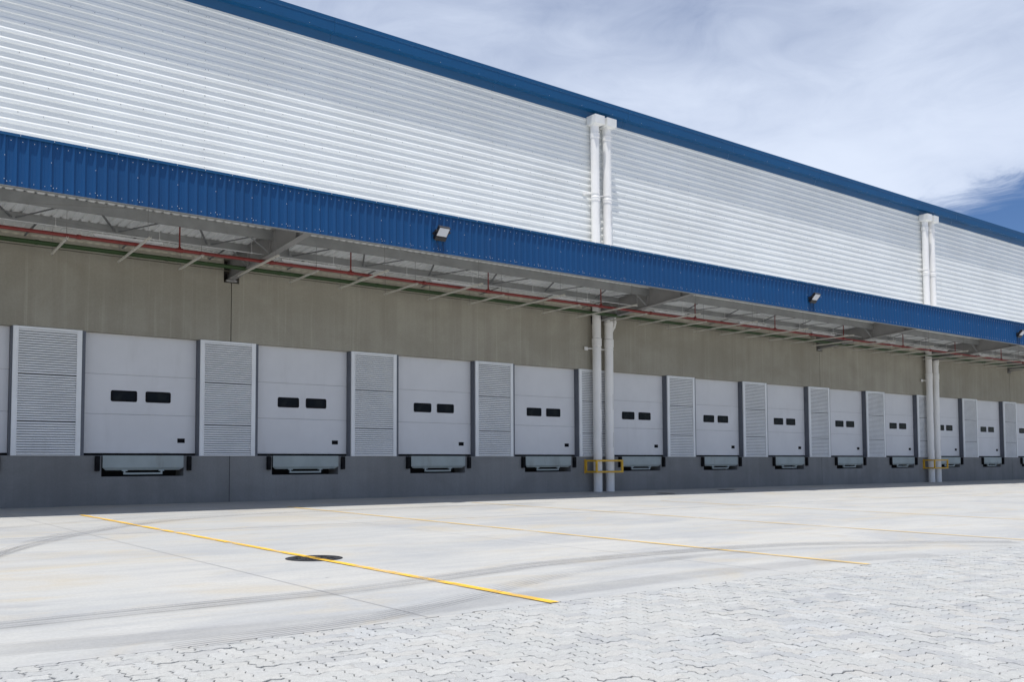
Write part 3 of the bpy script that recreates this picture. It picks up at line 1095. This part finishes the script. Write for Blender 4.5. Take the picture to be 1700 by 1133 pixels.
# bracing cables
for a, c in zip(JOINTS[:-2], JOINTS[1:]):
    MB().tube([(a + .1, -4.6, SZ(-4.6) - .25), ((a + c) / 2, -2.6, SZ(-2.6) - .36), (c - .1, -1.2, SZ(-1.2) - .30)], .006, 5).build('bracing_cable', MT['rod'], canopy)
    MB().tube([(a + .1, -1.2, SZ(-1.2) - .30), ((a + c) / 2, -2.6, SZ(-2.6) - .30), (c - .1, -4.6, SZ(-4.6) - .25)], .005, 5).build('bracing_cable', MT['rod'], canopy)

# ------------------------------------------------------------------ services hung under the canopy
# hanger bars
BZ = 6.08
def make_hanger(length, name='hanger_bar'):
    r_ = empty(name, (0, 0, 0))
    m = MB()
    y0, y1 = -.36, -.36 - length
    dx = -.065 * length
    # strut channel, open side up
    for off, ww, hh, zz in ((0, .044, .006, -.019), (-.019, .006, .04, 0), (.019, .006, .04, 0)):
        m.bar((off, y0, zz), (dx + off, y1, zz), ww, hh)
    m.build('bar', MT['bar'], r_)
    for t in (.04, .93):
        rd = MB()
        y = y0 + (y1 - y0) * t
        rd.tube([(dx * t, y, -.02), (dx * t, y, SZ(y) - BZ)], .0055, 6)
        rd.box(dx * t - .012, dx * t + .012, y - .012, y + .012, -.034, -.023)
        rd.build('rod', MT['rod'], r_)
    return r_


h_long, h_short = make_hanger(3.15), make_hanger(2.05)
hx = [5.54 + 1.537 * k for k in range(-2, 34)]
vis = [x for x in hx]
first = {True: True, False: True}
for k, x in enumerate(hx):
    long_ = (k % 2 == 1)
    src = h_long if long_ else h_short
    if first[long_]:
        o = src; first[long_] = False
    else:
        o = copy_tree(src)
    o.location = (x, 0, BZ)
    sz = 'long' if long_ else 'short'
    if x < 4.6:
        lab = '%s pale hanger bar beyond the left end of the photo, under the canopy' % sz
    else:
        near = min(JOINTS[1:], key=lambda q: abs(q - x))
        lab = '%s pale steel hanger bar under the canopy, %s in the row from the left' % (sz, ORD[k - 2])
    tag(o, lab, 'hanger bar', 'pale hanger bars under the canopy')

# red sprinkler main with risers
sp = empty('sprinkler_pipe', (0, -2.28, 6.15))
tag(sp, 'red fire sprinkler pipe running the length of the canopy', 'sprinkler pipe')
XA, XB = X0 + .5, 70
m = MB().tube([(XA, 0, 0), (XB, 0, 0)], .042, 14)
smooth_angle(m.build('main_pipe', MT['red'], sp))
rm = MB()
rm.tube([(0, 0, .03), (0, 0, SZ(-2.28) - 6.15 - .03)], .018, 10)
rm.tube([(0, 0, .035), (0, 0, .075)], .036, 10)
rm.tube([(-.075, 0, 0), (.075, 0, 0)], .055, 12)
rz = smooth_angle(rm.build('riser', MT['red'], sp))
cp = MB()
cp.tube([(-.045, 0, 0), (.045, 0, 0)], .056, 12)
cp.box(-.03, .03, -.07, .07, -.012, .012)
cpl = smooth_angle(cp.build('coupling', MT['red'], sp))
for k in range(-1, 13):
    x = 7.95 + 4.628 * k
    o = rz if k == -1 else copy_tree(rz, sp); o.location.x = x
    o = cpl if k == -1 else copy_tree(cpl, sp); o.location.x = x + 2.35

# green pipes
for k, y in enumerate((-1.12, -1.235)):
    m = MB().tube([(XA, 0, 0), (XB, 0, 0)], .042 if k else .036, 12)
    for j in range(26):
        m.tube([(j * 3.0 - 10, 0, 0), (j * 3.0 - 9.93, 0, 0)], .05 if k else .043, 12)
    o = smooth_angle(m.build('green_pipe', MT['green']))
    o.location = (0, y, BZ + .02 + (.042 if k else .036))
    tag(o, ('thicker dark green pipe lying on the hanger bars, nearer the yard' if k else 'thinner dark green pipe lying on the hanger bars, nearer the wall'), 'pipe', 'green pipes under the canopy')

# electrical conduit and strip lights
m = MB().tube([(XA, 0, 0), (XB, 0, 0)], .011, 8)
x = XA + 1
while x < XB:
    m.tube([(x, 0, 0), (x, 0, SZ(-2.2) - 6.345)], .005, 5); m.box(x - .02, x + .02, -.02, .02, -.016, .016); x += 2.3
cd = m.build('conduit', MT['white']); cd.location = (0, -2.2, 6.345)
tag(cd, 'thin pale electrical conduit running above the red sprinkler pipe', 'conduit')


def make_light():
    r_ = empty('strip_light', (0, 0, 0))
    m = MB()
    m.cbox(0, 1.56, -.05, .05, -.005, .045, .006)
    for x in (.2, 1.36):
        m.box(x - .01, x + .01, -.008, .008, .045, .09)
    fix_normals(m.build('housing', [MT['white'], MT['black']], r_))
    t = MB().cbox(.03, 1.53, -.04, .04, -.035, -.006, .008)
    fix_normals(t.build('diffuser', MT['tube'], r_))
    cbl = MB().tube([(1.56, 0, .02), (1.68, 0, .03), (1.73, 0, .06), (1.74, 0, .10)], .010, 6)
    cbl.build('lead', MT['white'], r_)
    return r_


sl_ = make_light()
for k in range(12):
    x = 6.0 + 4.6 * k
    o = sl_ if k == 0 else copy_tree(sl_)
    o.location = (x, -2.2, 6.245)
    tag(o, 'white strip light above the red pipe under the canopy, %s from the left' % ORD[k], 'strip light', 'strip lights under the canopy')

# ------------------------------------------------------------------ floodlights on the fascia
def make_flood():
    r_ = empty('floodlight', (0, 0, 0))
    c_, s_ = math.cos(math.radians(43)), math.sin(math.radians(43))
    T = lambda x, d, h: (x, -.20 + (-d) * c_ - h * s_, -.02 - d * s_ + h * c_) # d: out of the face, h: up along it
    def tb(m, x0, x1, d0, d1, h0, h1, mi=0):
        v = [T(x, d, h) for x in (x0, x1) for d in (d0, d1) for h in (h0, h1)]
        m.add(v, [(0, 1, 3, 2), (4, 6, 7, 5), (0, 4, 5, 1), (2, 3, 7, 6), (0, 2, 6, 4), (1, 5, 7, 3)], mi)
    m = MB()
    tb(m, -.19, .19, -.045, .040, -.150, .155)
    tb(m, -.185, .185, -.06, .062, -.27, -.1505)
    for k in range(9):
        tb(m, -.165 + k * .04, -.150 + k * .04, -.085, -.045, -.12, .12)
    fix_normals(m.build('housing', MT['black'], r_))
    l_ = MB()
    tb(l_, -.165, .165, .0405, .0435, -.130, .132)
    fix_normals(l_.build('lens', MT['lens'], r_))
    a = MB()
    a.bar((-.205, -.01, -.06), (-.205, -.20, -.02), .012, .05)
    a.bar((.205, -.01, -.06), (.205, -.20, -.02), .012, .05)
    a.box(-.212, .212, -.012, .0, -.09, -.03)
    a.tube([(-.25, -.20, -.02), (.25, -.20, -.02)], .035, 10)
    a.build('bracket', MT['black'], r_)
    cb = MB()
    cb.tube([(-.12, -.05, -.12), (-.10, -.02, -.25), (-.02, -.008, -.40), (.0, -.008, -.52)], .0045, 6)
    cb.tube([(.05, -.10, -.14), (.07, -.02, -.22), (.15, -.008, -.42), (.17, -.008, -.52)], .0045, 6)
    cb.build('cable', MT['black'], r_)
    return r_


fl = make_flood()
for k, x in enumerate((13.70, 29.75, 45.75)):
    o = fl if k == 0 else copy_tree(fl)
    o.location = (x, YO - .006, 6.93)
    o.scale = (.9, .9, .9)
    tag(o, ['largest and nearest black floodlight on the blue fascia', 'middle black floodlight on the blue fascia, between the drainpipe pairs',
            'farthest black floodlight on the blue fascia at the right edge'][k], 'floodlight', 'floodlights on the blue fascia')

# ------------------------------------------------------------------ drainpipes
def make_pipe(branch):
    r_ = empty('drainpipe', (0, 0, 0))
    R_ = .155
    m = MB()
    m.tube([(0, 0, -.03), (0, 0, 13.12)], R_, 36)
    for z, rr, hh in ((5.27, .020, .30), (12.72, .017, .20), (10.43, .017, .16)) + (((5.98, .014, .10),) if branch else ()):
        m.tube([(0, 0, z - hh / 2), (0, 0, z - hh / 2 + .02), (0, 0, z + hh / 2 - .02), (0, 0, z + hh / 2)], [R_ + .001, R_ + rr, R_ + rr, R_ + .001], 36, 0, False)
        m.tube([(0, 0, z + hh / 2 - .045), (0, 0, z + hh / 2 - .03), (0, 0, z + hh / 2 - .015)], [R_ + rr, R_ + rr + .008, R_ + rr], 36, 0, False)
    for z in (1.55, 2.9, 9.5):         # printed line on the plastic
        a = math.radians(-78)
        m.box(R_ * math.cos(a) - .004, R_ * math.cos(a) + .004, R_ * math.sin(a) - .0035, R_ * math.sin(a) + .01, z, z + .55, 1)
    smooth_angle(m.build('pipe', [MT['pvc'], MT['pvc_mark']], r_))
    h = MB()
    z0, z1, z2 = 13.07, 13.11, 13.41
    hw, yo, yi = .225, -.285, .19
    ring = lambda zz, kx, ya_, yb_: [(-kx, ya_, zz), (kx, ya_, zz), (kx, yb_, zz), (-kx, yb_, zz)]
    v = ring(z0, .13, -.13, .13) + ring(z1, hw, yo, yi) + ring(z2, hw + .004, yo - .004, yi) + ring(z2, hw - .015, yo + .015, yi - .01) + ring(z2 - .1, hw - .02, yo + .02, yi - .015)
    f = [(0, 3, 2, 1)]
    for q in range(4):
        f += [(q * 4 + k, q * 4 + (k + 1) % 4, q * 4 + 4 + (k + 1) % 4, q * 4 + 4 + k) for k in range(4)]
    f.append((16, 17, 18, 19))
    h.add(v, f)
    h.build('hopper', MT['pvc_cap'], r_)
    for z in (5.05, 8.85, 10.62):
        c_ = MB()
        c_.tube([(0, 0, z - .022), (0, 0, z + .022)], R_ + .012, 30, 0, False)
        c_.tube([(0, 0, z - .022), (0, 0, z - .0219)], [R_ + .012, R_], 30, 0, False)
        c_.tube([(0, 0, z + .0219), (0, 0, z + .022)], [R_, R_ + .012], 30, 0, False)
        c_.bar((-R_ + .02, .06, z), (-.33, .17, z), .02, .035)
        c_.box(-.42, -.27, .17, .20, z - .06, z + .06)
        c_.build('clamp', MT['pvc'], r_)
    if branch:
        b = MB()
        b.tube([(.345, .05, 6.72), (.345, .05, 6.04), (.335, .05, 5.98), (.06, .02, 5.55)], .062, 18)
        b.tube([(.345, .05, 6.03), (.345, .05, 6.10)], .073, 18)
        b.tube([(.300, .045, 5.925), (.26, .04, 5.865)], .072, 18)
        smooth_angle(b.build('branch_pipe', MT['pvc'], r_))
    return r_


pa, pb = make_pipe(False), make_pipe(True)
PY = -.36
spots = [(pa, 23.43, 'left drainpipe of the nearer pair, tall white pipe from the eaves'),
         (pb, 24.02, 'right drainpipe of the nearer pair, with a side branch under the canopy'),
         (None, 46.05, 'left drainpipe of the farther pair, tall white pipe near the right edge'),
         (None, 46.68, 'right drainpipe of the farther pair, with a side branch under the canopy')]
for k, (s_, x, lab) in enumerate(spots):
    o = s_ if s_ else copy_tree(pa if k == 2 else pb)
    o.location = (x, PY, 0)
    tag(o, lab, 'drainpipe', 'white drainpipes in pairs')

# yellow guards round the pipe feet
def make_guard():
    r_ = empty('pipe_guard', (0, 0, 0))
    w_, d_, t = 1.30, .62, .062
    zt, zb = .39, 0.0
    fr = MB()
    for z in (zt, zb):
        fr.box(t, w_ - t, -d_, -d_ + t, z - t / 2, z + t / 2)
    for x in (0, w_ - t):
        fr.box(x, x + t, -d_ - .001, -d_ + t + .001, zb - t / 2 - .001, zt + t / 2 + .001)
    fr.build('front_frame', MT['yellow'], r_)
    for x in (.002, w_ - t - .002):
        s_ = MB()
        for z in (zt, zb):
            s_.box(x, x + t - .002, -d_ + t + .001, -.075, z - t / 2, z + t / 2)
        s_.box(x - .002, x + t, -.075, -.012, zb - t / 2 - .001, zt + t / 2 + .001)
        s_.box(x - .012, x + t + .010, -.012, -.001, zb - .05, zt + .05)
        s_.build('side_frame', MT['yellow'], r_)
    return r_


gd = make_guard()
for k, x in enumerate((23.03, 45.72)):
    o = gd if k == 0 else copy_tree(gd)
    o.location = (x, YF, .695)
    tag(o, ['nearer yellow tube guard round the feet of the white drainpipes', 'farther yellow tube guard, round the drainpipes near the right edge'][k], 'pipe guard', 'yellow drainpipe guards')

# ------------------------------------------------------------------ manhole covers
def make_cover(r, name='manhole_cover'):
    e = empty(name, (0, 0, 0))
    fr = MB()
    n = 40
    ring = lambda rr, z: [(rr * math.cos(2 * math.pi * k / n), rr * math.sin(2 * math.pi * k / n), z) for k in range(n)]
    fr.add(ring(r, 0) + ring(r, .004) + ring(r * .91, .004) + ring(r * .91, .0), [(q * n + k, q * n + (k + 1) % n, (q + 1) * n + (k + 1) % n, (q + 1) * n + k) for q in range(3) for k in range(n)])
    fr.build('rim', MT['iron'], e)
    lid = MB()
    lid.add(ring(r * .90, .0025), [tuple(range(n))])
    s_ = .085
    k = int(r / s_) + 1
    for i in range(-k, k + 1):
        for j in range(-k, k + 1):
            x, y = i * s_, j * s_
            if math.hypot(abs(x) + .03, abs(y) + .03) < r * .88:
                if (i + j) % 2:
                    lid.box(x - .033, x + .033, y - .014, y + .014, .0026, .0055)
                else:
                    lid.box(x - .014, x + .014, y - .033, y + .033, .0026, .0055)
    lid.build('lid', MT['iron'], e)
    e.rotation_euler = (math.atan(SL), 0, 0)
    return e


mc = make_cover(.345)
mc.location = (5.44, -14.45, gz(-14.45) + .002)
tag(mc, 'round dark manhole cover crossed by the yellow bay line', 'manhole cover')
mc2 = make_cover(.33)
mc2.location = (24.23, -2.81, gz(-2.81) + .002)
tag(mc2, 'dark manhole cover in the shade just right of the nearer drainpipes', 'manhole cover')
mc3 = copy_tree(mc2)
mc3.location = (28.55, -1.85, gz(-1.85) + .002)
tag(mc3, 'dark manhole cover in the shade between the two drainpipe pairs', 'manhole cover')
